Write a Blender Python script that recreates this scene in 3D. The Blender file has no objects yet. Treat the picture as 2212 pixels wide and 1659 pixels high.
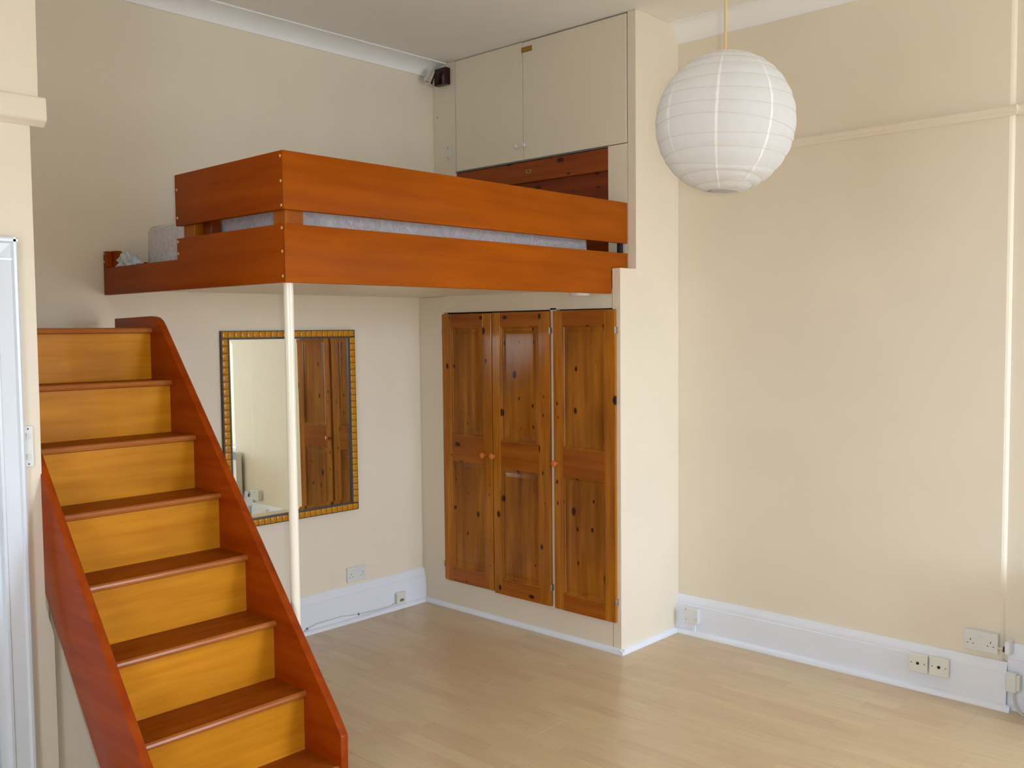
import bpy, bmesh, math, random
from mathutils import Vector, Matrix
random.seed(7)
SC = bpy.context.scene
COL = SC.collection

# ------------------------------------------------------------------ camera
F = 2060.6
CAM = Vector((4.2113, -3.7533, 1.6004))
yaw, pitch, roll = 0.74744, -0.05623, -0.00991
cy, sy, cp, sp = math.cos(yaw), math.sin(yaw), math.cos(pitch), math.sin(pitch)
Fw = Vector((-sy*cp, cy*cp, sp)); Rt = Vector((cy, sy, 0)); Up = Rt.cross(Fw)
R2 = Rt*math.cos(roll) + Up*math.sin(roll); U2 = -Rt*math.sin(roll) + Up*math.cos(roll)
cd = bpy.data.cameras.new('camera'); cam = bpy.data.objects.new('camera', cd); COL.objects.link(cam)
cd.sensor_width = 36; cd.lens = F*36/2212; cd.clip_start = 0.02
M = Matrix((R2, U2, -Fw)).transposed().to_4x4(); M.translation = CAM
cam.matrix_world = M
SC.camera = cam

# ------------------------------------------------------------------ light
W_ = bpy.data.worlds.new('sky'); SC.world = W_; W_.use_nodes = True
wt = W_.node_tree; bg = wt.nodes['Background']; bg.inputs[1].default_value = 16.5
# overcast sky above the horizon, darker ground below it
wc = wt.nodes.new('ShaderNodeTexCoord'); ws = wt.nodes.new('ShaderNodeSeparateXYZ'); wr = wt.nodes.new('ShaderNodeValToRGB')
wt.links.new(wc.outputs['Generated'], ws.inputs[0]); wm = wt.nodes.new('ShaderNodeMapRange')
wm.inputs['From Min'].default_value = -1; wt.links.new(ws.outputs['Z'], wm.inputs['Value'])
wt.links.new(wm.outputs[0], wr.inputs[0]); wt.links.new(wr.outputs[0], bg.inputs[0])
e = wr.color_ramp.elements; e[0].position = .47; e[0].color = (.37, .40, .42, 1); e[1].position = .53; e[1].color = (.76, .90, 1.10, 1)

def area(name, loc, target, sx, sz, power, col, portal=False):
    l = bpy.data.lights.new(name, 'AREA'); l.shape = 'RECTANGLE'; l.size = sx; l.size_y = sz
    l.energy = power; l.color = col
    o = bpy.data.objects.new(name, l); COL.objects.link(o); o.location = loc
    o.rotation_euler = (Vector(target)-Vector(loc)).to_track_quat('-Z', 'Y').to_euler()
    if portal: l.cycles.is_portal = True
    return o
# the sky comes in through the two windows; portals only guide the sampling
area('window_portal', (6.47, -.16, 1.53), (5, -.16, 1.53), 1.24, 2.26, 1, (1, 1, 1), True)
area('rear_window_portal', (3.3, -4.87, 1.75), (3.3, -3, 1.75), 1.0, 1.1, 1, (1, 1, 1), True)
# the camera's own flash, just right of and above the lens
area('camera_flash', CAM + R2*0.046 + U2*0.02 + Fw*0.01, CAM + Fw*3, 0.018, 0.012, 16.0, (0.96, 0.98, 1.0))

SC.view_settings.view_transform = 'Standard'; SC.view_settings.look = 'None'
SC.view_settings.gamma = 1; SC.view_settings.use_curve_mapping = False
SC.view_settings.exposure = 0.13

# ------------------------------------------------------------------ materials
def lin(c):
    return tuple(((v/255)/12.92 if v/255 <= .04045 else ((v/255+.055)/1.055)**2.4) for v in c)+(1,)

def base_mat(name, col, rough=.5, spec=.5, metal=0, coat=0):
    m = bpy.data.materials.new(name); m.use_nodes = True
    b = m.node_tree.nodes['Principled BSDF']
    b.inputs['Base Color'].default_value = lin(col); b.inputs['Roughness'].default_value = rough
    b.inputs['Metallic'].default_value = metal; b.inputs['Specular IOR Level'].default_value = spec
    b.inputs['Coat Weight'].default_value = coat; b.inputs['Coat Roughness'].default_value = .15
    return m, m.node_tree, b

def N(t, ty, **k):
    n = t.nodes.new(ty)
    for a, v in k.items(): setattr(n, a, v)
    return n

def coords(t, scale=(1,1,1), rot=(0,0,0), loc=(0,0,0), kind='Object'):
    tc = N(t, 'ShaderNodeTexCoord'); mp = N(t, 'ShaderNodeMapping')
    mp.inputs['Scale'].default_value = scale; mp.inputs['Rotation'].default_value = rot; mp.inputs['Location'].default_value = loc
    t.links.new(tc.outputs[kind], mp.inputs[0]); return mp.outputs[0]

def paint(name, col, rough=.6, var=.04, bump=.02, scale=3, spec=.3, coat=0):
    """painted surface: faint mottling and roller texture"""
    m, t, b = base_mat(name, col, rough, spec, 0, coat)
    co = coords(t)
    n = N(t, 'ShaderNodeTexNoise'); n.inputs['Scale'].default_value = scale; n.inputs['Detail'].default_value = 3
    t.links.new(co, n.inputs['Vector'])
    r = N(t, 'ShaderNodeValToRGB'); c = lin(col)
    r.color_ramp.elements[0].color = tuple(v*(1-var) for v in c[:3])+(1,); r.color_ramp.elements[1].color = tuple(min(1, v*(1+var)) for v in c[:3])+(1,)
    r.color_ramp.elements[0].position = .35; r.color_ramp.elements[1].position = .65
    t.links.new(n.outputs[0], r.inputs[0]); t.links.new(r.outputs[0], b.inputs['Base Color'])
    n2 = N(t, 'ShaderNodeTexNoise'); n2.inputs['Scale'].default_value = 90; n2.inputs['Detail'].default_value = 2
    t.links.new(co, n2.inputs['Vector'])
    bp = N(t, 'ShaderNodeBump'); bp.inputs['Strength'].default_value = bump*8; bp.inputs['Distance'].default_value = .002
    t.links.new(n2.outputs[0], bp.inputs['Height']); t.links.new(bp.outputs[0], b.inputs['Normal'])
    return m

def wood(name, light, dark, axis='x', rough=.35, knots=0, coat=.3, fine=1.0, blotch=0, knotcol=(60,22,8), spec=.08):
    m, t, b = base_mat(name, light, rough, spec, 0, coat)
    s = {'x': (.9, 14, 14), 'y': (14, .9, 14), 'z': (14, 14, .9)}[axis]
    co = coords(t, scale=tuple(v*fine for v in s))
    n = N(t, 'ShaderNodeTexNoise'); n.inputs['Scale'].default_value = 2.2; n.inputs['Detail'].default_value = 6; n.inputs['Roughness'].default_value = .6
    n.inputs['Distortion'].default_value = .35
    t.links.new(co, n.inputs['Vector'])
    r = N(t, 'ShaderNodeValToRGB'); e = r.color_ramp.elements
    e[0].color = lin(dark); e[0].position = .3; e[1].color = lin(light); e[1].position = .68
    t.links.new(n.outputs[0], r.inputs[0]); out = r.outputs[0]
    if blotch:
        n3 = N(t, 'ShaderNodeTexNoise'); n3.inputs['Scale'].default_value = 3.2; n3.inputs['Detail'].default_value = 2
        co3 = coords(t, scale={'x': (.6,1.6,1.6), 'y': (1.6,.6,1.6), 'z': (1.6,1.6,.6)}[axis]); t.links.new(co3, n3.inputs['Vector'])
        r3 = N(t, 'ShaderNodeValToRGB'); r3.color_ramp.elements[0].position = .38; r3.color_ramp.elements[1].position = .62
        r3.color_ramp.elements[0].color = (1-blotch, 1-blotch*1.1, 1-blotch*1.2, 1); r3.color_ramp.elements[1].color = (1,1,1,1)
        t.links.new(n3.outputs[0], r3.inputs[0])
        mx = N(t, 'ShaderNodeMix', data_type='RGBA', blend_type='MULTIPLY'); mx.inputs[0].default_value = 1
        t.links.new(out, mx.inputs[6]); t.links.new(r3.outputs[0], mx.inputs[7]); out = mx.outputs[2]
    if knots:
        # knots: scattered small dark ovals, drawn out along the grain (the boards face along y)
        k = {'x': (5.5, 1, 10), 'z': (10, 1, 6)}[axis]
        v = N(t, 'ShaderNodeTexVoronoi', voronoi_dimensions='2D'); v.inputs['Scale'].default_value = 1.0; v.inputs['Randomness'].default_value = 1
        t.links.new(coords(t, scale=k, rot=(math.pi/2, 0, 0), loc=(knots*1.7, knots*2.3, 0)), v.inputs['Vector'])
        sz = N(t, 'ShaderNodeSeparateColor'); t.links.new(v.outputs['Color'], sz.inputs[0])
        ad = N(t, 'ShaderNodeMath', operation='MULTIPLY_ADD'); ad.inputs[1].default_value = .24; 
        t.links.new(sz.outputs[0], ad.inputs[0]); t.links.new(v.outputs['Distance'], ad.inputs[2])
        rk = N(t, 'ShaderNodeValToRGB'); rk.color_ramp.elements[0].position = .11; rk.color_ramp.elements[1].position = .16
        rk.color_ramp.elements[0].color = (1,1,1,1); rk.color_ramp.elements[1].color = (0,0,0,1)
        t.links.new(ad.outputs[0], rk.inputs[0])
        mx = N(t, 'ShaderNodeMix', data_type='RGBA'); t.links.new(rk.outputs[0], mx.inputs[0])
        t.links.new(out, mx.inputs[6]); mx.inputs[7].default_value = lin(knotcol); out = mx.outputs[2]
    t.links.new(out, b.inputs['Base Color'])
    bp = N(t, 'ShaderNodeBump'); bp.inputs['Strength'].default_value = .08; bp.inputs['Distance'].default_value = .001
    t.links.new(n.outputs[0], bp.inputs['Height']); t.links.new(bp.outputs[0], b.inputs['Normal'])
    return m

CREAM = (240, 229, 209)
M_WALL = paint('cream_wall_paint', CREAM, .55, .015, .02, 2.5)
M_WALLJOIN = paint('cream_joinery_paint', (239, 228, 208), .4, .015, .01, 2.5)
M_CEIL = paint('ceiling_paint', (250, 245, 238), .8, .015, .02, 2)
M_COVE = paint('cove_paint', (251, 251, 250), .6, .01, .01, 2)
M_WHITE = paint('white_gloss_paint', (238, 243, 254), .25, .02, .006, 3, .5, .2)
M_BLUEWHITE = paint('architrave_gloss_paint', (228, 236, 246), .22, .02, .006, 3, .5, .2)
M_POLE = paint('pole_paint', (246, 240, 222), .25, .01, .004, 3, .5, .2)
M_STAIR_T = wood('stair_tread_wood', (148, 72, 10), (126, 56, 5), 'y', .38, 0, .05, 1, .12)
M_STAIR_R = wood('stair_riser_wood', (222, 150, 34), (200, 126, 22), 'y', .42, 0, .04, 1, .16)
M_STRING = wood('stair_stringer_wood', (164, 68, 6), (142, 50, 3), 'x', .34, 0, .15, .8, .1)
M_NOSE = wood('nosing_wood', (182, 110, 52), (160, 88, 36), 'y', .3, 0, .3)
M_BEDX = wood('bed_foot_wood_shaded', (164, 76, 4), (144, 60, 2), 'x', .42, 0, .0, .7, .12)  # same wood as the side boards, the foot end's shade mixed into its colour
M_BEDY = wood('bed_side_wood', (176, 89, 2), (157, 74, 1), 'y', .45, 0, .0, .7, .12)
M_POST = wood('bed_post_wood', (182, 100, 18), (156, 80, 10), 'z', .35, 0, .3, 1)
M_PINEV = wood('knotty_pine_stile', (200, 128, 34), (158, 88, 15), 'z', .3, 1, .28, 1.0, .15)
M_PINEH = wood('knotty_pine_rail', (180, 102, 24), (146, 74, 12), 'x', .3, 1, .28, 1.0, .12)
M_PINEP = wood('knotty_pine_panel', (190, 120, 32), (138, 74, 12), 'z', .3, 2, .28, .8, .3)
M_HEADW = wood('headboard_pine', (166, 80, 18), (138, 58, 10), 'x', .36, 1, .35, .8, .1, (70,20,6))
M_HEADW2 = wood('headboard_pine_shaded', (140, 58, 12), (112, 40, 6), 'x', .36, 1, .35, .8, .1, (60,18,6))  # darker copy of the pine, shade of set-back pieces put into the colour
M_KNOB = wood('turned_pine_knob', (222, 130, 62), (196, 104, 44), 'z', .25, 0, .5)
M_BRASS = base_mat('brass', (190, 150, 60), .3, .5, 1)[0]
M_BRASSP = base_mat('dull_brass', (176, 142, 58), .45, .5, .6)[0]
M_CHROME = base_mat('chrome', (225, 225, 225), .12, .5, 1)[0]
M_STEEL = base_mat('dull_steel', (170, 168, 160), .35, .5, 1)[0]
M_PLASTIC = paint('white_plastic', (226, 228, 226), .3, .01, .002, 3, .5)
M_CREAMPL = paint('cream_plastic', (230, 228, 218), .35, .01, .002, 3, .5)
M_KNOBW = paint('white_ceramic', (232, 230, 228), .2, .01, .002, 3, .5)
M_DARK = base_mat('dark_slot', (28, 24, 24), .6)[0]
M_BROWN = wood('dark_mahogany', (58, 22, 18), (36, 12, 12), 'z', .25, 0, .5)
M_SCREW = base_mat('screw_cap', (222, 186, 130), .4)[0]
M_RED = base_mat('red_neon', (220, 90, 80), .3)[0]
M_CORD = paint('lamp_cord', (214, 188, 140), .5, .02, .002)
M_CABLE = paint('cable_sheath', (206, 205, 196), .45, .02, .002)
M_GOLD = wood('amber_bamboo', (214, 150, 30), (190, 122, 20), 'y', .3, 0, .4, 2)
M_BLACKGOLD = base_mat('dark_frame_lacquer', (64, 46, 26), .35)[0]
M_INNER = base_mat('slate_bead_lacquer', (70, 74, 78), .35)[0]
M_GREY = base_mat('heater_grille_grey', (112, 118, 122), .5)[0]
M_GLASS = base_mat('mirror_silver', (238, 240, 228), .012, .5, 1)[0]

def film():
    m, t, b = base_mat('crinkled_polythene', (196, 190, 196), .22, .6, 0, .6)
    n = N(t, 'ShaderNodeTexNoise'); n.inputs['Scale'].default_value = 26; n.inputs['Detail'].default_value = 5; n.inputs['Distortion'].default_value = 1.5
    t.links.new(coords(t), n.inputs['Vector'])
    r = N(t, 'ShaderNodeValToRGB'); r.color_ramp.elements[0].color = lin((192, 188, 194)); r.color_ramp.elements[1].color = lin((216, 213, 218))
    r.color_ramp.elements[0].position = .35; r.color_ramp.elements[1].position = .7
    t.links.new(n.outputs[0], r.inputs[0]); t.links.new(r.outputs[0], b.inputs['Base Color'])
    bp = N(t, 'ShaderNodeBump'); bp.inputs['Strength'].default_value = .7; bp.inputs['Distance'].default_value = .008
    t.links.new(n.outputs[0], bp.inputs['Height']); t.links.new(bp.outputs[0], b.inputs['Normal'])
    return m
M_FILM = film()
M_TISSUE = paint('crumpled_tissue', (206, 214, 220), .8, .05, .01)

def paper():
    m = bpy.data.materials.new('rice_paper'); m.use_nodes = True; t = m.node_tree
    b = t.nodes['Principled BSDF']; out = t.nodes['Material Output']
    b.inputs['Roughness'].default_value = .8; b.inputs['Specular IOR Level'].default_value = .2
    b.inputs['Base Color'].default_value = lin((234, 234, 235))
    n = N(t, 'ShaderNodeTexNoise'); n.inputs['Scale'].default_value = 9; n.inputs['Detail'].default_value = 4; n.inputs['Distortion'].default_value = 1.0
    t.links.new(coords(t, scale=(1, 1, 2.2)), n.inputs['Vector'])
    bp = N(t, 'ShaderNodeBump'); bp.inputs['Strength'].default_value = .35; bp.inputs['Distance'].default_value = .01
    t.links.new(n.outputs[0], bp.inputs['Height']); t.links.new(bp.outputs[0], b.inputs['Normal'])
    tr = N(t, 'ShaderNodeBsdfTranslucent'); tr.inputs[0].default_value = lin((250, 248, 242))
    mx = N(t, 'ShaderNodeMixShader'); mx.inputs[0].default_value = .22
    t.links.new(b.outputs[0], mx.inputs[1]); t.links.new(tr.outputs[0], mx.inputs[2]); t.links.new(mx.outputs[0], out.inputs[0])
    return m
M_PAPER = paper()
M_SEAM = base_mat('paper_seam', (241, 241, 240), .8, .2)[0]
M_HOOP = base_mat('lantern_wire', (226, 210, 184), .6, .2)[0]

def laminate():
    """beech laminate: three rows of staves printed on every board, colour steps only"""
    m, t, b = base_mat('beech_laminate', (214, 178, 126), .30, .45, 0, .12)
    g = N(t, 'ShaderNodeNewGeometry')
    br = N(t, 'ShaderNodeTexBrick'); br.offset = .37; br.offset_frequency = 2; br.squash = 1
    br.inputs['Scale'].default_value = 1; br.inputs['Mortar Size'].default_value = 0.0
    br.inputs['Brick Width'].default_value = .34; br.inputs['Row Height'].default_value = .065
    br.inputs['Color1'].default_value = (0,0,0,1); br.inputs['Color2'].default_value = (1,1,1,1); br.inputs['Bias'].default_value = 0
    t.links.new(g.outputs['Position'], br.inputs['Vector'])
    r = N(t, 'ShaderNodeValToRGB'); e = r.color_ramp.elements
    e[0].color = lin((206, 178, 142)); e[1].color = lin((214, 192, 152)); e[0].position = 0; e[1].position = 1
    t.links.new(br.outputs[0], r.inputs[0])
    mp = N(t, 'ShaderNodeMapping'); mp.inputs['Scale'].default_value = (1.2, 18, 1); t.links.new(g.outputs['Position'], mp.inputs[0])
    n = N(t, 'ShaderNodeTexNoise'); n.inputs['Scale'].default_value = 3; n.inputs['Detail'].default_value = 5; t.links.new(mp.outputs[0], n.inputs['Vector'])
    r2 = N(t, 'ShaderNodeValToRGB'); r2.color_ramp.elements[0].color = (.91,.89,.86,1); r2.color_ramp.elements[1].color = (1,1,1,1)
    r2.color_ramp.elements[0].position = .3; r2.color_ramp.elements[1].position = .65
    t.links.new(n.outputs[0], r2.inputs[0])
    mx = N(t, 'ShaderNodeMix', data_type='RGBA', blend_type='MULTIPLY'); mx.inputs[0].default_value = 1
    t.links.new(r.outputs[0], mx.inputs[6]); t.links.new(r2.outputs[0], mx.inputs[7]); t.links.new(mx.outputs[2], b.inputs['Base Color'])
    return m
M_FLOOR = laminate()

# ------------------------------------------------------------------ builders
class B:
    """collects shapes given in room coordinates and links them as ONE mesh object"""
    def __init__(s): s.bm = bmesh.new()
    def box(s, x0, x1, y0, y1, z0, z1, bev=0, seg=1):
        r = bmesh.ops.create_cube(s.bm, size=1); v = r['verts']
        bmesh.ops.scale(s.bm, vec=(x1-x0, y1-y0, z1-z0), verts=v)
        bmesh.ops.translate(s.bm, vec=((x0+x1)/2, (y0+y1)/2, (z0+z1)/2), verts=v)
        if bev:
            ed = list({e for q in v for e in q.link_edges})
            bmesh.ops.bevel(s.bm, geom=ed, offset=bev, segments=seg, affect='EDGES', profile=.5)
        return s
    def prism(s, pts, axis, a, b, bev=0, seg=1):
        """pts: outline in the two other axes, in order (x,y,z minus axis)"""
        def P(p, h):
            if axis == 'x': return (h, p[0], p[1])
            if axis == 'y': return (p[0], h, p[1])
            return (p[0], p[1], h)
        lo = [s.bm.verts.new(P(p, a)) for p in pts]; hi = [s.bm.verts.new(P(p, b)) for p in pts]
        n = len(pts); fs = [s.bm.faces.new(lo), s.bm.faces.new(hi)]
        for i in range(n): fs.append(s.bm.faces.new((lo[i], lo[(i+1) % n], hi[(i+1) % n], hi[i])))
        bmesh.ops.recalc_face_normals(s.bm, faces=fs)
        if bev:
            ed = list({e for f in fs for e in f.edges})
            bmesh.ops.bevel(s.bm, geom=ed, offset=bev, segments=seg, affect='EDGES', profile=.5)
        return s
    def cyl(s, p0, p1, r0, r1=None, n=24, caps=True):
        p0, p1 = Vector(p0), Vector(p1); r1 = r0 if r1 is None else r1
        d = p1-p0; q = d.to_track_quat('Z', 'Y').to_matrix().to_4x4(); q.translation = (p0+p1)/2
        bmesh.ops.create_cone(s.bm, cap_ends=caps, segments=n, radius1=r0, radius2=r1, depth=d.length, matrix=q)
        return s
    def lathe(s, prof, centre, axis, n=24):
        """prof: (radius, height along axis)"""
        q = Vector(axis).to_track_quat('Z', 'Y').to_matrix(); c = Vector(centre); rings = []
        for r, h in prof:
            if r < 1e-6: rings.append([s.bm.verts.new(c+q@Vector((0,0,h)))])
            else: rings.append([s.bm.verts.new(c+q@Vector((r*math.cos(2*math.pi*i/n), r*math.sin(2*math.pi*i/n), h))) for i in range(n)])
        for A, Z in zip(rings, rings[1:]):
            for i in range(n):
                j = (i+1) % n
                if len(A) == 1 and len(Z) == 1: continue
                if len(A) == 1: s.bm.faces.new((A[0], Z[i], Z[j]))
                elif len(Z) == 1: s.bm.faces.new((A[i], A[j], Z[0]))
                else: s.bm.faces.new((A[i], A[j], Z[j], Z[i]))
        return s
    def tube(s, pts, r, n=8, closed=False):
        pts = [Vector(p) for p in pts]; m = len(pts); rings = []
        up = Vector((0, 0, 1))
        for i, p in enumerate(pts):
            a = pts[(i-1) % m] if (i > 0 or closed) else p; b = pts[(i+1) % m] if (i < m-1 or closed) else p
            t = (b-a).normalized(); u = up if abs(t.dot(up)) < .95 else Vector((1, 0, 0))
            x = t.cross(u).normalized(); y = t.cross(x)
            rings.append([s.bm.verts.new(p+(x*math.cos(2*math.pi*k/n)+y*math.sin(2*math.pi*k/n))*r) for k in range(n)])
        for i in range(m if closed else m-1):
            A, Z = rings[i], rings[(i+1) % m]
            for k in range(n): s.bm.faces.new((A[k], A[(k+1) % n], Z[(k+1) % n], Z[k]))
        if not closed: s.bm.faces.new(rings[0]); s.bm.faces.new(list(reversed(rings[-1])))
        return s
    def build(s, name, mat, parent=None, smooth=None, **props):
        bmesh.ops.recalc_face_normals(s.bm, faces=s.bm.faces)
        if parent is not None:
            off = origin(parent); bmesh.ops.translate(s.bm, vec=-off, verts=s.bm.verts)
        me = bpy.data.meshes.new(name); s.bm.to_mesh(me); s.bm.free(); me.materials.append(mat)
        if smooth:
            for p in me.polygons: p.use_smooth = True
            if smooth != 'all': me.set_sharp_from_angle(angle=math.radians(smooth))
        o = bpy.data.objects.new(name, me); COL.objects.link(o)
        if parent is not None: o.parent = parent
        for k, v in props.items(): o[k] = v
        return o

def origin(o):
    p = Vector((0, 0, 0))
    while o is not None: p += o.location; o = o.parent
    return p

def thing(name, label, cat, loc=(0, 0, 0), group=None):
    o = bpy.data.objects.new(name, None); COL.objects.link(o); o.empty_display_size = .05
    o.location = loc; o['label'] = label; o['category'] = cat
    if group: o['group'] = group
    return o

def struct(b, name, mat, smooth=None, label=None):
    o = b.build(name, mat, None, smooth, kind='structure')
    if label: o['label'] = label
    return o

# ------------------------------------------------------------------ room shell
H = 3.152; WX = 1.454; D = .509; S = .132; XR = 3.044; AL = .524
XE = 6.4; YF = -4.8; XD = .95; ZL = 1.897
struct(B().box(-.12, 0, -2.65, .70, -.05, H), 'wall_left', M_WALL)
struct(B().prism([(-.12, D), (XR-.012, D), (XR-.003, D+.004), (XR+.006, AL), (XR+.006, .70), (-.12, .70)], 'z', -.05, H), 'wall_back', M_WALL)
struct(B().box(XR+.006, XE+.12, AL, .70, -.05, H), 'wall_alcove', M_WALL)
struct(B().box(-.12, XE+.12, YF-.2, .9, H, H+.1), 'ceiling', M_CEIL)
# wall on the far right, with the side window opening
wy0, wy1, wz0, wz1 = -.78, .46, .40, 2.66
b = B().box(XE, XE+.12, YF, wy0, -.05, H).box(XE, XE+.12, wy1, .70, -.05, H).box(XE, XE+.12, wy0, wy1, -.05, wz0).box(XE, XE+.12, wy0, wy1, wz1, H)
struct(b, 'wall_right', M_WALL)
# wall behind the camera, with its window
b = B().box(XD-.12, 2.8, YF-.12, YF, -.05, H).box(3.8, XE+.12, YF-.12, YF, -.05, H).box(2.8, 3.8, YF-.12, YF, -.05, 1.2).box(2.8, 3.8, YF-.12, YF, 2.3, H)
struct(b, 'wall_front', M_WALL)
# partition with the door (left edge of the picture): its end stands forward under the stair
dy0, dy1, dz = -3.50, -2.665, 1.855
b = B()
b.prism([(dy1, 0), (-2.498, 0), (-2.498, .60), (-2.522, .70), (-2.517, 1.4), (-2.515, 2.28), (-2.486, 2.35), (-2.480, H), (dy0, H), (dy0, dz), (dy1, dz)], 'x', XD-.12, XD)
b.box(XD-.12, XD, YF, dy0, -.05, H)
struct(b, 'wall_door_side', M_WALL)
struct(B().box(-.12, XD-.12, -2.65, -2.535, -.05, H), 'wall_stair_side', M_WALL)
# side of the built-in cupboards, stepped back above the bed rail
struct(B().prism([(0, 0), (D, 0), (D, H), (S, H), (S, ZL), (0, ZL)], 'x', 1.402, WX, .003), 'wall_partition', M_WALL)

# floor: slab and laminate boards
fl = struct(B().box(-.12, XE+.12, YF-.2, .9, -.06, -.009), 'floor', base_mat('screed', (120, 100, 80), .9)[0])
bw, bl = .195, 1.23
bd = B().box(0, bl-.0006, 0, bw-.0006, -.009, 0, .0006).build('floor_board', M_FLOOR, fl)
row = 0; y = .57-bw; first = True
while y > YF-bw+.03:
    x = -.30*((row*2) % 4)-.1*(row % 3)
    while x < XE:
        if not (y < -2.55 and x+bl < .9):
            o = bd if first else bd.copy()
            if not first: COL.objects.link(o); o.parent = fl
            o.location = (x, y, 0); first = False
        x += bl
    y -= bw; row += 1

# coves
def cove(prof_n=8, drop=.07, proj=.11):
    pts = [(0, H), (proj, H), (proj, H-.006)]
    for i in range(prof_n+1):
        a = math.pi/2*i/prof_n
        pts.append((proj-.006-(proj-.014)*math.sin(a) , H-.006-(drop-.012)*(1-math.cos(a))))
    pts += [(.008, H-drop), (0, H-drop)]
    return pts
struct(B().prism(cove(drop=.068, proj=.115), 'y', -2.53, S), 'trim_1', M_COVE, 30, 'white plaster cove along the top of the mirror wall')
struct(B().prism([(D-p, z) for p, z in cove(drop=.092, proj=.085)], 'x', WX, XR+.06), 'trim_2', M_COVE, 30, 'white plaster cove above the chimney wall')

# skirtings
def skirt(h, th=.022, top=.045):
    return [(0, 0), (th, 0), (th, h-top), (th-.004, h-top+.003), (th-.003, h-top+.012), (th-.009, h-top+.026), (th-.013, h-.008), (th-.016, h), (0, h)]
struct(B().prism(skirt(.199), 'y', -2.53, 0), 'baseboard_left', M_WHITE, 30)
struct(B().prism([(D-p, z) for p, z in skirt(.199, .024)], 'x', WX, XR+.022).box(XR, XR+.022, D-.012, AL-.001, 0, .185), 'baseboard_back', M_WHITE, 30)
struct(B().prism([(AL-p, z) for p, z in skirt(.28, .022, .065)], 'x', XR+.022, XE), 'baseboard_alcove', M_WHITE, 30)
# quadrant beads on the floor
def quad(r=.02, n=5): return [(0, 0)]+[(r*math.cos(math.pi/2*i/n), r*math.sin(math.pi/2*i/n)*1.1) for i in range(n+1)]
struct(B().prism([(.022+p, z) for p, z in quad()], 'y', -2.53, -.022), 'trim_3', M_WHITE, 30, 'white quadrant bead below the left skirting')
struct(B().prism([(-p, z) for p, z in quad(.022)], 'x', .022, WX+.02), 'trim_4', M_WHITE, 30, 'white quadrant bead along the wardrobe foot')
struct(B().prism([(WX+p, z) for p, z in quad(.022)], 'y', -.02, D-.024), 'trim_5', M_WHITE, 30, 'white quadrant bead along the cupboard side')
struct(B().prism([(D-.024-p, z) for p, z in quad(.022)], 'x', WX+.02, XR+.04), 'trim_6', M_WHITE, 30, 'white quadrant bead below the right skirting')
struct(B().prism([(XR+.022+p, z) for p, z in quad(.018)], 'y', D-.04, AL-.02), 'trim_7', M_WHITE, 30)
# picture rails
pr = [(0, 0), (.008, 0), (.012, .008), (.012, .016), (.019, .024), (.02, .034), (.014, .04), (0, .042)]
struct(B().prism([(D-p, 2.450+z) for p, z in pr], 'x', WX, XR+.018), 'trim_8', M_WALL, 30, 'thin cream picture rail on the chimney wall')
struct(B().prism([(AL-p, 2.450+z) for p, z in pr], 'x', XR+.018, XE), 'trim_9', M_WALL, 30)
pr2 = [(0, 2.274), (.004, 2.276), (.012, 2.284), (.026, 2.292), (.028, 2.30), (.026, 2.362), (.022, 2.368), (0, 2.372)]
b = B().prism([(XD+p, z) for p, z in pr2], 'y', YF, -2.470, .002)
struct(b, 'trim_10', M_WALL, 30, 'boxy cream picture rail ending at the door wall corner')
# panel closing the space below the stair
struct(B().box(.905, .92, -2.496, -1.886, 0, .70), 'trim_11', M_WALL, None, 'cream panel under the stair')

# door with its frame (left edge)
dfr = B()
ya = -2.574
prof = [(ya, XD), (ya, XD+.022), (ya-.006, XD+.026), (ya-.014, XD+.026), (ya-.02, XD+.018), (ya-.062, XD+.015), (ya-.066, XD+.02), (ya-.074, XD+.02), (ya-.078, XD)]
dfr.prism([(x, y) for y, x in prof], 'z', 0, 1.912)
tp = [(1.912-(ya-y), x) for y, x in prof]      # same moulding over the head
dfr.prism([(x, z) for z, x in tp], 'y', dy0-.09, ya)
jb = B().box(XD-.13, XD+.004, -2.676, -2.650, 0, 1.84).box(XD-.13, XD+.004, dy0, dy0+.026, 0, 1.84).box(XD-.13, XD+.004, dy0, -2.65, 1.812, 1.84)
jb.box(XD-.11, XD-.05, -2.690, -2.676, 0, 1.81)
d1 = bpy.data.objects.new('door_1', None); COL.objects.link(d1); d1.location = (XD, -2.7, 0); d1['kind'] = 'structure'; d1['label'] = 'white door and frame at the left edge'
dfr.build('architrave', M_BLUEWHITE, d1, 30)
jb.build('door_frame', M_BLUEWHITE, d1)
dp = B().box(XD-.048, XD-.010, dy0+.03, -2.680, .006, 1.808, .002)
for z0, z1 in ((.2, .8), (.95, 1.68)):
    for a, c in ((dy0+.13, -3.14), (-3.04, -2.79)):
        dp.box(XD-.014, XD-.004, a, c, z0, z1, .004)
dp.build('door_leaf', M_WHITE, d1)
B().lathe([(0, .05), (.018, .048), (.026, .036), (.022, .022), (.01, .016), (.01, .004), (.022, .002), (.022, 0)], (XD-.010, -2.74, 1.0), (1, 0, 0)).build('door_handle', M_BRASS, d1, 40)

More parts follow.
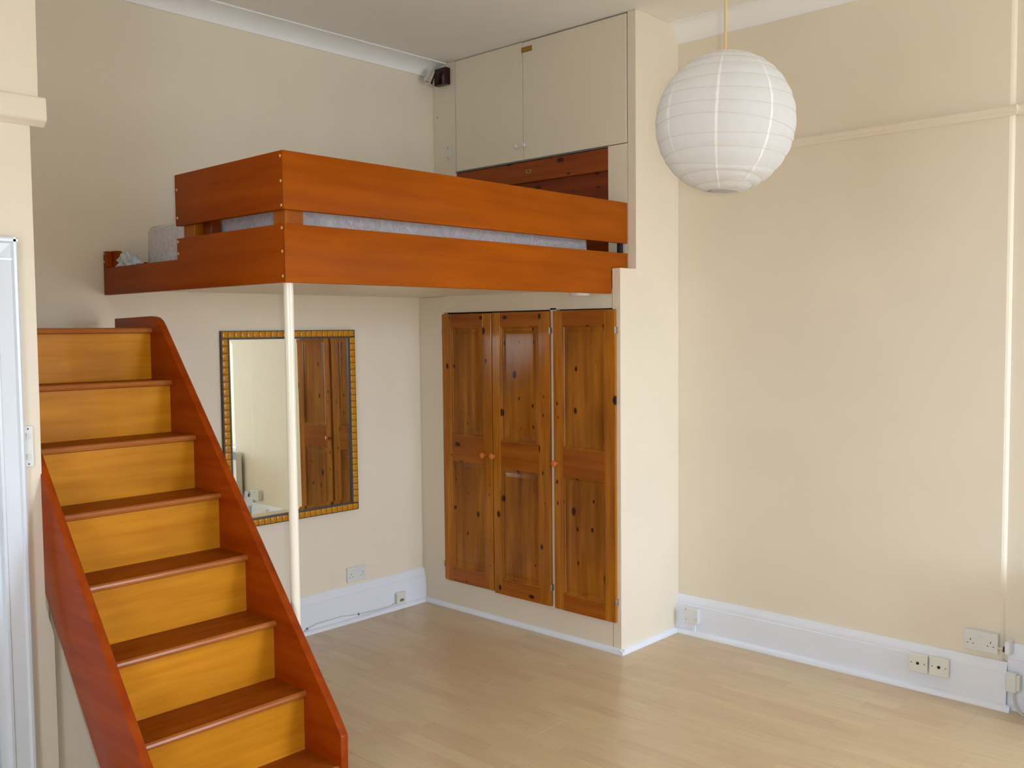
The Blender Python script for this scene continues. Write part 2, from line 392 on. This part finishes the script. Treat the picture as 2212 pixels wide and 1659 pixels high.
# windows (out of frame, they let the daylight in)
def window(nm, axis, p, a0, a1, z0, z1, mull):
    b = B()
    def bx(u0, u1, v0, v1):
        if axis == 'x': b.box(p, p+.05, u0, u1, v0, v1, .004)
        else: b.box(u0, u1, p, p+.05, v0, v1, .004)
    bx(a0, a1, z0, z0+.06); bx(a0, a1, z1-.06, z1); bx(a0, a0+.05, z0, z1); bx(a1-.05, a1, z0, z1)
    for m in mull: bx(m-.02, m+.02, z0, z1)
    bx(a0, a1, (z0+z1)/2-.025, (z0+z1)/2+.025)
    struct(b, nm, M_WHITE)
window('window_1', 'x', XE+.04, wy0, wy1, wz0, wz1, [(wy0+wy1)/2])
window('window_2', 'y', YF-.09, 2.8, 3.8, 1.2, 2.3, [3.3])

# ------------------------------------------------------------------ staircase
X0, G, Z0, R = .451, .17538, 1.6253, .2092
YL, YR = -2.494, -1.883
st = thing('staircase', 'varnished orange wooden staircase leading up to the bunk bed', 'staircase', (1.0, -2.19, 0))
outl = [(.133, 1.45), (.36, 1.44), (.98, .704), (1.30, .300), (1.535, 0), (1.688, 0), (1.690, .262), (1.655, .312)]
arc = []
for i in range(6):
    a = i/5; arc.append((.505-.05*a+(-.004*math.sin(a*3.14)), 1.662+.012*math.sin(a*math.pi/2)+.0))
outl_r = outl + [(.535, 1.635), (.515, 1.655), (.49, 1.667), (.455, 1.673), (.133, 1.668)]
B().prism(outl_r, 'y', YR, YR+.030, .003, 2).build('stringer', M_STRING, st, 30)
outl_l = [(.98, .704), (1.30, .300), (1.535, 0), (1.688, 0), (1.690, .262), (1.655, .312), (.535, 1.635), (.455, 1.673), (.133, 1.668), (.133, 1.45), (.36, 1.44)]
B().prism(outl_l, 'y', YL-.028, YL, .003, 2).build('stringer', M_STRING, st, 30)
for i in range(8):
    x1 = X0+i*G+(.022 if i == 0 else 0); z = Z0-i*R
    if i == 7: x1 = 1.682; z = .160
    xb = .135 if i == 0 else X0+(i-1)*G-.022
    tr = B().prism([(xb, z), (x1-.009, z), (x1-.002, z-.004), (x1, z-.011), (x1-.002, z-.018), (x1-.009, z-.022), (xb, z-.022)], 'y', YL, YR)
    tr.build('tread', M_STAIR_T, st, 30)
    B().prism([(x1-.010, z+.0006), (x1-.0015, z-.0036), (x1+.0006, z-.011), (x1-.0015, z-.0184), (x1-.010, z-.0226)], 'y', YL+.001, YR-.001).build('nosing', M_NOSE, st, 30)
    zb = 0 if i == 7 else (Z0-(i+1)*R if i < 6 else .160)
    B().box(x1-.036, x1-.020, YL, YR, zb, z-.022).build('riser', M_STAIR_R, st)

# ------------------------------------------------------------------ bunk bed
BX = 1.402; BY = -1.865
bed = thing('loft_bed', 'high orange wooden loft bed with board rails beside the wardrobe', 'bed', (.7, -.9, 1.79))
ZB, ZM2, ZM1, ZT = 1.774, 1.975, 2.024, 2.224
def mitre(b):
    """45 degree joint where the foot boards meet the side boards"""
    for v in b.bm.verts:
        if v.co.x > BX-.012 and v.co.y > BY+.0125: v.co.x -= (v.co.y-BY)
    return b
def mitre2(b):
    for v in b.bm.verts:
        if v.co.y < BY+.012 and v.co.x < BX-.0125: v.co.y += (BX-v.co.x)
    return b
mitre(B().box(.657, BX, BY, BY+.025, ZM1, ZT, .0025, 2)).build('foot_panel', M_BEDX, bed, 30, label='upper foot board of the bed')
mitre(B().prism([(0.003, ZB), (BX, ZB), (BX, ZM2), (.662, ZM2), (.662, 1.893), (.003, 1.893)], 'y', BY, BY+.025, .002, 2)).build('foot_panel', M_BEDX, bed, 30, label='stepped lower foot board of the bed')
mitre2(B().box(BX-.025, BX, BY, S-.002, ZM1, ZT, .0025, 2)).build('side_rail', M_BEDY, bed, 30, label='upper side board of the bed')
mitre2(B().prism([(BY, ZB), (-.0005, ZB), (-.0005, ZL+.001), (S-.002, ZL+.001), (S-.002, ZM2), (BY, ZM2)], 'x', BX-.025, BX, .002, 2)).build('side_rail', M_BEDY, bed, 30, label='lower side board of the bed')
B().box(1.300, 1.3765, BY+.0255, BY+.10, 1.87, 2.20, .003).build('post', M_POST, bed, 30)
B().box(.672, .755, BY+.0255, BY+.07, 1.87, 2.18, .003).build('post', M_POST, bed, 30)
B().box(.765, .83, BY+.055, BY+.10, 1.87, 2.15, .003).build('post', M_HEADW2, bed, 30)
B().box(.003, .062, BY+.0255, BY+.06, 1.87, 1.968, .004).build('post', M_BEDX, bed, 30)
B().box(.003, .040, BY+.0255-.0255, BY+.025, 1.893, 1.966, .003).build('post', M_BEDX, bed, 30)
B().box(.002, .045, BY+.061, -1.66, 1.865, 1.925, .003).build('wall_batten', M_HEADW2, bed, 30)
B().box(.002, BX-.0255, BY+.0255, .031, 1.7966, 1.865).build('platform', M_WALLJOIN, bed)
B().box(1.353, 1.3765, .106, S-.004, 1.95, 2.229, .002).build('post', M_DARK, bed)  # not a real post: dark strip standing in for the shaded gap
for x, zs in ((BX-.012, (2.205, 2.120, 2.037, 1.960, 1.880, 1.795)), (.672, (2.165, 2.055, 1.962, 1.915)), (.014, (1.955, 1.92))):
    for z in zs:
        B().lathe([(0, .0016), (.0045, .0014), (.0055, 0)], (x, BY, z), (0, -1, 0), 12).build('screw', M_SCREW, bed, 40)

# mattress in polythene
mt = B(); mt.box(.168, 1.297, -1.752, -.045, 1.867, 2.072, .03, 3)
bmesh.ops.subdivide_edges(mt.bm, edges=mt.bm.edges, cuts=3, use_grid_fill=True)
for v in mt.bm.verts:
    s_ = math.sin(v.co.x*17+v.co.y*9)*math.sin(v.co.y*23+v.co.z*31)
    v.co += Vector((s_*.004, math.cos(v.co.x*29+v.co.z*13)*.005, .003*s_ if v.co.z > 1.9 else 0))
o = mt.build('mattress', M_FILM, None, 'all'); o['label'] = 'mattress wrapped in crinkled plastic film lying on the loft bed'; o['category'] = 'mattress'
# crumpled tissue
b = B(); bmesh.ops.create_icosphere(b.bm, subdivisions=3, radius=1)
for v in b.bm.verts:
    n = v.co.normalized(); k = 1+.28*math.sin(n.x*7+n.y*5)*math.cos(n.z*9+n.x*3)+random.uniform(-.07, .07)
    v.co = Vector((n.x*.075*k, n.y*.05*k, max(-.0349, n.z*.046*k*(1.35-.9*abs(n.x)))))
bmesh.ops.translate(b.bm, vec=(.125, -1.800, 1.900), verts=b.bm.verts)
o = b.build('crumpled_tissue', M_TISSUE, None, 20); o['label'] = 'crumpled white tissue at the open end of the loft bed'; o['category'] = 'tissue'

# pole carrying the bed corner
pl = thing('support_pole', 'slim cream painted pole holding up the bed corner', 'pole', (1.358, -1.822, 0))
B().cyl((1.358, -1.822, 0.004), (1.358, -1.822, 1.7735), .0172, n=32).build('pole', M_POLE, pl, 40)
B().cyl((1.358, -1.822, 0), (1.358, -1.822, .006), .032, n=32).build('foot_plate', M_POLE, pl, 40)

# ceiling light below the platform
ul = thing('underbed_light', 'small round white light fixed under the loft bed', 'light', (1.29, -.11, 1.7965))
B().lathe([(.056, 0), (.056, -.010), (.050, -.012)], (1.29, -.11, 1.7965), (0, 0, 1), 32).build('base', M_PLASTIC, ul, 40)
B().lathe([(.051, -.010), (.051, -.027), (.046, -.032), (0, -.033)], (1.29, -.11, 1.7965), (0, 0, 1), 32).build('lens', M_KNOBW, ul, 40)

# ------------------------------------------------------------------ fitted wardrobe
wd = thing('fitted_wardrobe', 'built-in wardrobe with three knotty pine doors under the bed', 'wardrobe', (.8, 0, 0))
fp = B()
fp.box(.001, .208, 0, .03, 0, 1.795).box(.208, 1.40, 0, .03, 0, .158).box(.208, 1.40, 0, .03, 1.704, 1.7965).box(1.006, 1.045, 0, .03, .158, 1.712)
fp.build('front_panel', M_WALLJOIN, wd)
B().box(.20, 1.40, .0302, .04, .1, 1.78).build('gap_shade_sheet', M_DARK, wd)  # dark sheet close behind the doors, stands in for the unlit interior
def panelled_door(x0, x1, z0, z1, knobx, hx, stl, str_, yf=-.017):
    f = B()      # stiles
    xa, xb = x0+stl, x1-str_
    zr = [(z0, z0+.085), (z0+.695, z0+.845), (z1-.075, z1)]
    f.box(x0, xa, yf, 0-.0015, z0, z1, .0015).box(xb, x1, yf, -.0015, z0, z1, .0015)
    for a, c in zr: f.box(xa, xb, yf, -.0015, a, c, .0008)
    d = f.build('door', M_PINEV, wd)
    for a, c in zr: B().box(xa+.0005, xb-.0005, yf-.0004, yf+.004, a+.0005, c-.0005).build('rail', M_PINEH, d)
    for a, c in ((zr[0][1], zr[1][0]), (zr[1][1], zr[2][0])):
        p = B(); m = .016
        # sloping moulding round the panel, sunk panel with raised field
        bm = p.bm
        def ring(x0_, x1_, z0_, z1_, y_): return [bm.verts.new(v) for v in ((x0_, y_, z0_), (x1_, y_, z0_), (x1_, y_, z1_), (x0_, y_, z1_))]
        rr = [ring(xa, xb, a, c, yf+.001), ring(xa+.006, xb-.006, a+.006, c-.006, yf+.003), ring(xa+.009, xb-.009, a+.009, c-.009, yf+.0085),
              ring(xa+m, xb-m, a+m, c-m, yf+.0105), ring(xa+m+.004, xb-m-.004, a+m+.004, c-m-.004, yf+.0105),
              ring(xa+m+.024, xb-m-.024, a+m+.024, c-m-.024, yf+.0065)]
        for A, Z in zip(rr, rr[1:]):
            for i in range(4): bm.faces.new((A[i], A[(i+1) % 4], Z[(i+1) % 4], Z[i]))
        bm.faces.new(rr[-1])
        p.build('panel', M_PINEP, d)
    B().lathe([(0, .032), (.008, .031), (.0155, .025), (.0165, .019), (.012, .012), (.0075, .008), (.0085, 0)], (knobx, yf, .914), (0, -1, 0), 24).build('knob', M_KNOB, d, 40)
    for hz in (1.597, .256):
        B().box(hx-.002, hx+.006, yf-.003, -.001, hz-.015, hz+.015, .0006).cyl((hx+.002, yf-.0035, hz-.017), (hx+.002, yf-.0035, hz+.017), .0024, n=10).build('hinge', M_STEEL, d, 40)
    return d
panelled_door(.205, .596, .166, 1.695, .540, .202, .074, .066)
panelled_door(.603, 1.012, .156, 1.697, .611, 1.014, .058, .076)
panelled_door(1.037, 1.430, .153, 1.698, 1.055, 1.432, .062, .066)

# ------------------------------------------------------------------ overhead cupboard and bedhead
oc = thing('overhead_cupboard', 'cream two-door cupboard at ceiling height above the bed', 'cupboard', (.8, S, 2.5))
ZC = 2.520
B().box(.001, .186, S, S+.03, 1.87, H-.001).build('front_panel', M_WALLJOIN, oc)
B().box(1.283, 1.401, S, S+.03, 1.9, ZC-.004).build('front_panel', M_WALLJOIN, oc)
B().box(.18, 1.401, S+.026, S+.032, ZC, H-.001).build('gap_shade_sheet', M_DARK, oc)  # dark sheet painting the shade seen in the cupboard door gaps
B().cyl((.034, S-.001, 2.854), (.034, S+.002, 2.854), .0035, n=12).build('screw_hole', M_DARK, oc)
for x0, x1, kx, z1 in ((.190, .710, .672, H-.004), (.713, 1.397, .728, H-.007)):
    d = B().box(x0, x1, S-.002, S+.02, ZC, z1, .002).build('door', M_WALLJOIN, oc)
    B().lathe([(0, .024), (.008, .023), (.0125, .018), (.012, .012), (.006, .008), (.007, 0)], (kx, S-.002, 2.597), (0, -1, 0), 20).build('knob', M_KNOBW, d, 40)
ct = B().box(.707, .782, S-.006, S-.002, 3.090, 3.118, .001)
ct.build('catch', M_BRASSP, oc)
B().lathe([(0, .004), (.004, .003), (.005, 0)], (.745, S-.006, 3.107), (0, -1, 0), 12).cyl((.712, S-.007, 3.096), (.776, S-.007, 3.096), .0028, n=10).build('catch_bolt', M_BRASS, oc, 40)
B().box(.186, 1.283, S-.004, S+.02, ZC-.008, ZC-.003).build('lip_shadow', M_GREY, oc)  # grey strip painted in as the shadow line below the cupboard

hb = thing('bedhead_boards', 'knotty pine boards behind the head of the bed', 'bedhead', (.73, S, 1.9))
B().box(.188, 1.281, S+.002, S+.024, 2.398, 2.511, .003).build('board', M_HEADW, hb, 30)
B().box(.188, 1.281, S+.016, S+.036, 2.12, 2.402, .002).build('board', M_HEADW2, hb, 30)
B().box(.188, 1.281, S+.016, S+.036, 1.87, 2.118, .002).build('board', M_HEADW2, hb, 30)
B().box(.727, .765, S+.0005, S+.002, 2.447, 2.465, .0005).build('lock_plate', M_BRASSP, hb)
B().box(.738, .756, S-.0003, S+.0015, 2.453, 2.459).build('keyhole', M_DARK, hb)

# spotlight in the corner
sp_ = thing('wall_spotlight', 'chrome spotlight on a dark square block below the cove', 'spotlight', (.11, S, 3.07))
B().box(.050, .150, S-.040, S-.0005, 3.024, 3.120, .004).build('mounting_block', M_BROWN, sp_)
B().cyl((.085, S-.04, 3.075), (.085, S-.065, 3.078), .006, n=12).build('arm', M_CHROME, sp_, 40)
B().lathe([(0, -.045), (.012, -.044), (.018, -.03), (.022, 0), (.029, .03), (.031, .034), (.028, .033), (.018, .012), (0, .008)], (.070, S-.085, 3.066), (-.35, -.25, -.75), 24).build('lamp_head', M_CHROME, sp_, 40)

sw2 = thing('blank_switch_plate', 'narrow cream plate on the panel beside the overhead cupboard', 'switch plate', (.125, S, 2.635))
B().box(.104, .148, S-.007, S-.0003, 2.598, 2.672, .002).build('plate', M_CREAMPL, sw2)
for z in (2.608, 2.662): B().cyl((.126, S-.0078, z), (.126, S-.0065, z), .003, n=10).build('screw', M_DARK, sw2)

# ------------------------------------------------------------------ mirror
my0, my1, mz0, mz1 = -1.3055, -.509, .626, 1.611
mr = thing('wall_mirror', 'large rectangular mirror with an amber and black frame on the left wall', 'mirror', (.0, (my0+my1)/2, mz0))
fw = .042; xf = .022
def fr(x0, x1, o0, o1, nm, mat):
    b = B()
    a0, a1, c0, c1 = my0+o0, my1-o0, mz0+o0, mz1-o0
    i0, i1, j0, j1 = my0+o1, my1-o1, mz0+o1, mz1-o1
    for p in ([(a0, c0), (a1, c0), (i1, j0), (i0, j0)], [(a1, c0), (a1, c1), (i1, j1), (i1, j0)], [(a1, c1), (a0, c1), (i0, j1), (i1, j1)], [(a0, c1), (a0, c0), (i0, j0), (i0, j1)]):
        b.prism(p, 'x', x0, x1)
    return b.build(nm, mat, mr)
fr(.002, xf-.003, 0, .0395, 'frame', M_BLACKGOLD)
fr(.002, xf, .035, .043, 'inner_bead', M_INNER)
gl = B(); bm = gl.bm; g0, g1, h0, h1 = my0+.043, my1-.043, mz0+.043, mz1-.043; bv = .02
ring = lambda o, x: [bm.verts.new(v) for v in ((x, g0+o, h0+o), (x, g1-o, h0+o), (x, g1-o, h1-o), (x, g0+o, h1-o))]
rr = [ring(0, .006), ring(0, .0131), ring(bv, .0140)]
for A, Z in zip(rr, rr[1:]):
    for i in range(4): bm.faces.new((A[i], A[(i+1) % 4], Z[(i+1) % 4], Z[i]))
bm.faces.new(rr[-1]); bm.faces.new(list(reversed(rr[0])))
gl.build('mirror_glass', M_GLASS, mr)
# amber segments
def segs(along, n, fixed):
    ln = (my1-my0 if along == 'y' else mz1-mz0); p = (ln-.010)/n
    L = p-.0018; w = .031
    if along == 'y': proto = B().box(-.006, .003, -L/2, L/2, -w/2, w/2, .003, 2)
    else: proto = B().box(-.006, .003, -w/2, w/2, -L/2, L/2, .003, 2)
    me = None
    for i in range(n):
        q = .005+p*(i+.5)
        for f in fixed:
            if along == 'z' and (i == 0 or i == n-1): continue
            if me is None:
                o = proto.build('frame_segment', M_GOLD, None, 40); me = o
            else:
                o = me.copy(); COL.objects.link(o)
            o.parent = mr
            y, z = (my0+q, f) if along == 'y' else (f, mz0+q)
            o.location = Vector((xf-.003, y, z))-mr.location
segs('y', 23, (mz0+.019, mz1-.019))
segs('z', 28, (my0+.019, my1-.019))
mr.rotation_euler = (0, -.0075, -.0275); mr.location.x += .014

# ------------------------------------------------------------------ sockets, switches, cables
def pins(b, origin_fn, cx, cz, s=1):
    for dx, dz, w, h in ((0, .008, .0035, .007), (-.011, -.008, .006, .003), (.011, -.008, .006, .003)):
        origin_fn(b, cx+dx, cz+dz, w, h)
# left wall double socket (plate on X=0)
s1 = thing('double_socket', 'flush white double socket on the left wall below the mirror', 'socket', (0, -.502, .257))
B().box(.0003, .008, -.569, -.436, .216, .299, .002).build('plate', M_PLASTIC, s1)
b = B()
for cyy in (-.542, -.463):
    pins(b, lambda b, y, z, w, h: b.box(.0075, .0084, y-w/2, y+w/2, z-h/2, z+h/2), cyy, .252)
b.build('pin_slots', M_DARK, s1)
for y in (-.514, -.491): B().box(.0078, .0105, y-.006, y+.006, .268, .286, .001).build('rocker', M_PLASTIC, s1)

def wall_box(nm, label, cat, x0, x1, z0, z1, yb, yf, mat, grp=None, backplate=0):
    t = thing(nm, label, cat, ((x0+x1)/2, yb, (z0+z1)/2), grp)
    B().box(x0+.004, x1-.004, yf+.006, yb, z0+.003, z1-.003, .002).build('back_box', mat, t)
    B().box(x0, x1, yf, yf+.008, z0, z1, .002).build('plate', mat, t)
    return t
ys = D-.024
s2 = wall_box('double_socket', 'surface mounted white double socket on the wall above the right skirting', 'socket', 2.903, 3.037, .234, .318, D, D-.045, M_PLASTIC)
b = B()
for cx in (2.93, 3.009): pins(b, lambda b, x, z, w, h: b.box(x-w/2, x+w/2, D-.0456, D-.0448, z-h/2, z+h/2), cx, .271)
b.build('pin_slots', M_DARK, s2)
for x in (2.961, 2.979): B().box(x-.006, x+.006, D-.048, D-.0445, .288, .306, .001).build('rocker', M_PLASTIC, s2)
for x0, x1, z0, z1, lab in ((2.676, 2.757, .086, .167, 'left-hand square aerial socket on the right skirting'), (2.765, 2.846, .088, .169, 'right-hand square aerial socket on the right skirting')):
    t = wall_box('aerial_socket', lab, 'socket', x0, x1, z0, z1, ys, D-.052, M_CREAMPL, 'aerial sockets on the skirting')
    cx, cz = (x0+x1)/2, (z0+z1)/2
    B().cyl((cx, D-.0525, cz), (cx, D-.0545, cz), .0065, n=16).build('aerial_hole', M_DARK, t)
    for s_ in (-.028, .028): B().cyl((cx+s_, D-.0522, cz), (cx+s_, D-.0530, cz), .003, n=10).build('screw', M_GREY, t)
t = wall_box('fused_spur', 'white square fused spur box low in the corner beside the cupboard side', 'socket', 1.528, 1.606, .066, .148, ys, D-.058, M_PLASTIC)
B().cyl((1.536, D-.0578, .139), (1.536, D-.0590, .139), .003, n=10).build('indicator', M_RED, t)
for x, z in ((1.537, .088), (1.597, .096)): B().cyl((x, D-.0578, z), (x, D-.0586, z), .0022, n=10).build('screw', M_DARK, t)
B().box(1.557, 1.575, ys-.010, ys, .020, .067, .001).build('conduit', M_WHITE, t)

t = thing('phone_socket', 'small cream socket box on the left skirting near the corner', 'socket', (.022, -.21, .062))
B().box(.0222, .045, -.246, -.176, .031, .097, .003).build('box', M_CREAMPL, t)
B().box(.0448, .0462, -.225, -.197, .045, .060).build('socket_hole', M_GREY, t)

pts = [(.034, -.870, .024), (.028, -.852, .032), (.026, -.793, .045), (.026, -.631, .047), (.026, -.511, .034), (.030, -.393, .030), (.036, -.28, .031), (.037, -.250, .040)]
o = B().tube(pts, .0028).build('telephone_cable', M_CABLE, None, 60); o['label'] = 'thin pale cable clipped along the left skirting'; o['category'] = 'cable'
for y, z in ((-.852, .032), (-.511, .034)): B().box(.022, .031, y-.004, y+.004, z-.006, z+.006, .001).build('cable_clip', M_GREY, o)

t = thing('light_switch', 'narrow white two-gang switch plate beside the door frame', 'switch', (XD, -2.56, 1.237))
B().box(XD+.0003, XD+.008, -2.5715, -2.5425, 1.171, 1.306, .002).build('plate', M_PLASTIC, t)
for z in (1.272, 1.205): B().prism([(XD+.008, z-.010), (XD+.008, z+.010), (XD+.0125, z+.010), (XD+.009, z-.010)], 'y', -2.566, -2.553).build('rocker', M_PLASTIC, t)
for z in (1.296, 1.181): B().cyl((XD+.008, -2.5595, z), (XD+.0088, -2.5595, z), .0025, n=10).build('screw', M_DARK, t)

# corner fittings: pipe, junction box, adaptor, cable
t = thing('pipe_stub', 'short chrome pipe running into a small white block by the double socket', 'pipe', (3.06, .46, .262))
B().cyl((3.038, .468, .262), (3.066, .468, .262), .0085, n=16).build('pipe', M_CHROME, t, 40)
B().cyl((3.058, .468, .262), (3.064, .468, .262), .012, n=16).build('collar', M_DARK, t, 40)
B().box(3.066, 3.086, .452, .508, .246, .298, .003).build('block', M_WHITE, t)
t = thing('plug_adaptor', 'white plug adaptor on the skirting end at the right edge', 'adaptor', (3.09, .47, .13))
B().box(3.070, 3.112, .455, .483, .090, .172, .004).build('body', M_PLASTIC, t)
B().box(3.112, 3.124, .458, .480, .100, .166, .002).build('cover', M_CREAMPL, t)
o = B().tube([(3.100, .470, .0895), (3.101, .468, .060), (3.108, .464, .036), (3.125, .456, .016), (3.16, .44, .006), (3.19, .43, .005), (3.22, .40, .005), (3.24, .35, .005)], .0042).build('power_cable', M_CABLE, None, 60)
o['label'] = 'white power cable dropping from the adaptor to the floor'; o['category'] = 'cable'

# storage heater in the alcove (seen in the mirror only)
t = thing('storage_heater', 'cream storage heater in the alcove, seen in the mirror', 'heater', (3.8, .44, 0))
B().box(3.225, 4.15, .34, .500, .07, .62, .012, 2).build('casing', M_CREAMPL, t)
B().box(3.245, 4.13, .332, .342, .50, .575, .003).build('grille', M_GREY, t)
for x in (3.27, 4.03): B().box(x, x+.06, .36, .49, 0, .071, .002).build('foot', M_GREY, t)

# ------------------------------------------------------------------ paper lantern
LC = Vector((2.749, -1.247, 2.2)); LR = .2005
lt = thing('paper_lantern', 'round white paper lantern lampshade hanging on a cord', 'lampshade', LC)
tilt = Matrix.Rotation(math.radians(2.6), 3, Fw)
NA, NR, SUB = 96, 13, 6
th0, th1 = math.radians(13), math.radians(167)
rng = random.Random(3)
amp = [rng.uniform(.4, 1.6) for _ in range(NR+1)]; ph = [rng.uniform(0, 6.28) for _ in range(NR+1)]; off = [rng.uniform(-.012, .012) for _ in range(NR+1)]
def theta(k, a):      # polar angle of hoop k at azimuth a
    base = th0+(th1-th0)*k/NR
    if 0 < k < NR: base += off[k]+.036*amp[k]*math.sin(a+ph[k])+.020*math.sin(2*a+ph[k]*2)
    return base
def lp(th, a, r): return tilt @ Vector((r*math.sin(th)*math.cos(a), r*math.sin(th)*math.sin(a), r*1.015*math.cos(th)))
b = B(); rows = []
for k in range(NR):
    for s_ in range(SUB):
        row_ = []
        for j in range(NA):
            a = 2*math.pi*j/NA; u = s_/SUB
            t0, t1 = theta(k, a), theta(k+1, a); th = t0+(t1-t0)*u
            pucker = .0022*math.sin(math.pi*u)+.0007*math.sin(a*24+k)*math.sin(math.pi*u)
            row_.append(b.bm.verts.new(LC+lp(th, a, LR-.001+pucker)))
        rows.append(row_)
rows.append([b.bm.verts.new(LC+lp(th1, 2*math.pi*j/NA, LR-.001)) for j in range(NA)])
for A, Z in zip(rows, rows[1:]):
    for j in range(NA): b.bm.faces.new((A[j], Z[j], Z[(j+1) % NA], A[(j+1) % NA]))
b.build('paper_shade', M_PAPER, lt, 50)
for k in range(NR+1):
    B().tube([LC+lp(theta(k, 2*math.pi*j/64), 2*math.pi*j/64, LR-.0002) for j in range(64)], .0006, 5, True).build('wire_hoop', M_HOOP, lt, 80)
for q in range(8):
    a0 = 2*math.pi*q/8+.42; b = B(); L_ = []
    for i in range(NR*SUB+1):
        k, s_ = divmod(i, SUB); u = s_/SUB
        if k == NR: k, u = NR-1, 1
        row_ = []
        for da in (-.022, .022):
            a = a0+da*math.sin(th0+(th1-th0)*i/(NR*SUB)) if False else a0+da
            th = theta(k, a)+(theta(k+1, a)-theta(k, a))*u
            row_.append(b.bm.verts.new(LC+lp(th, a, LR-.0006+.0022*math.sin(math.pi*u)+.0007*math.sin(a*24+k)*math.sin(math.pi*u))))
        L_.append(row_)
    for A, Z in zip(L_, L_[1:]): b.bm.faces.new((A[0], A[1], Z[1], Z[0]))
    b.build('paper_seam', M_SEAM, lt, 50)
b = B()
rb = LR*math.sin(th1)
zb = LR*1.015*math.cos(th1)
for sg in (-1, 1):
    b.tube([LC+tilt@Vector((sg*rb, 0, zb)), LC+tilt@Vector((sg*.006, 0, zb+.03)), LC+tilt@Vector((0, sg*.004, zb+.30))], .0012, 6)
b.build('wire_spreader', M_STEEL, lt, 60)
# bulb and holder
B().lathe([(0, .07), (.016, .068), (.018, .03), (.014, 0), (0, 0)], LC+Vector((0, 0, .02)), (0, 0, 1), 20).build('lamp_holder', M_PLASTIC, lt, 40)
B().lathe([(0, 0), (.018, .004), (.030, .022), (.029, .04), (.016, .07), (.012, .085)], LC+Vector((0, 0, -.063)), (0, 0, 1), 20).build('bulb', M_KNOBW, lt, 60)
cd_ = thing('pendant_cord', 'tan pendant cord dropping from the ceiling to the lantern', 'cord', LC+Vector((0, 0, H-2.2)))
B().tube([LC+Vector((0, 0, .09)), LC+Vector((.001, .001, .4)), LC+Vector((0, 0, .7)), (LC.x, LC.y, H-.02)], .0042, 10).build('flex', M_CORD, cd_, 60)
B().lathe([(0, -.025), (.008, -.024), (.03, -.018), (.04, -.004), (.04, 0), (0, 0)], (LC.x, LC.y, H), (0, 0, 1), 28).build('ceiling_rose', M_PLASTIC, cd_, 40)
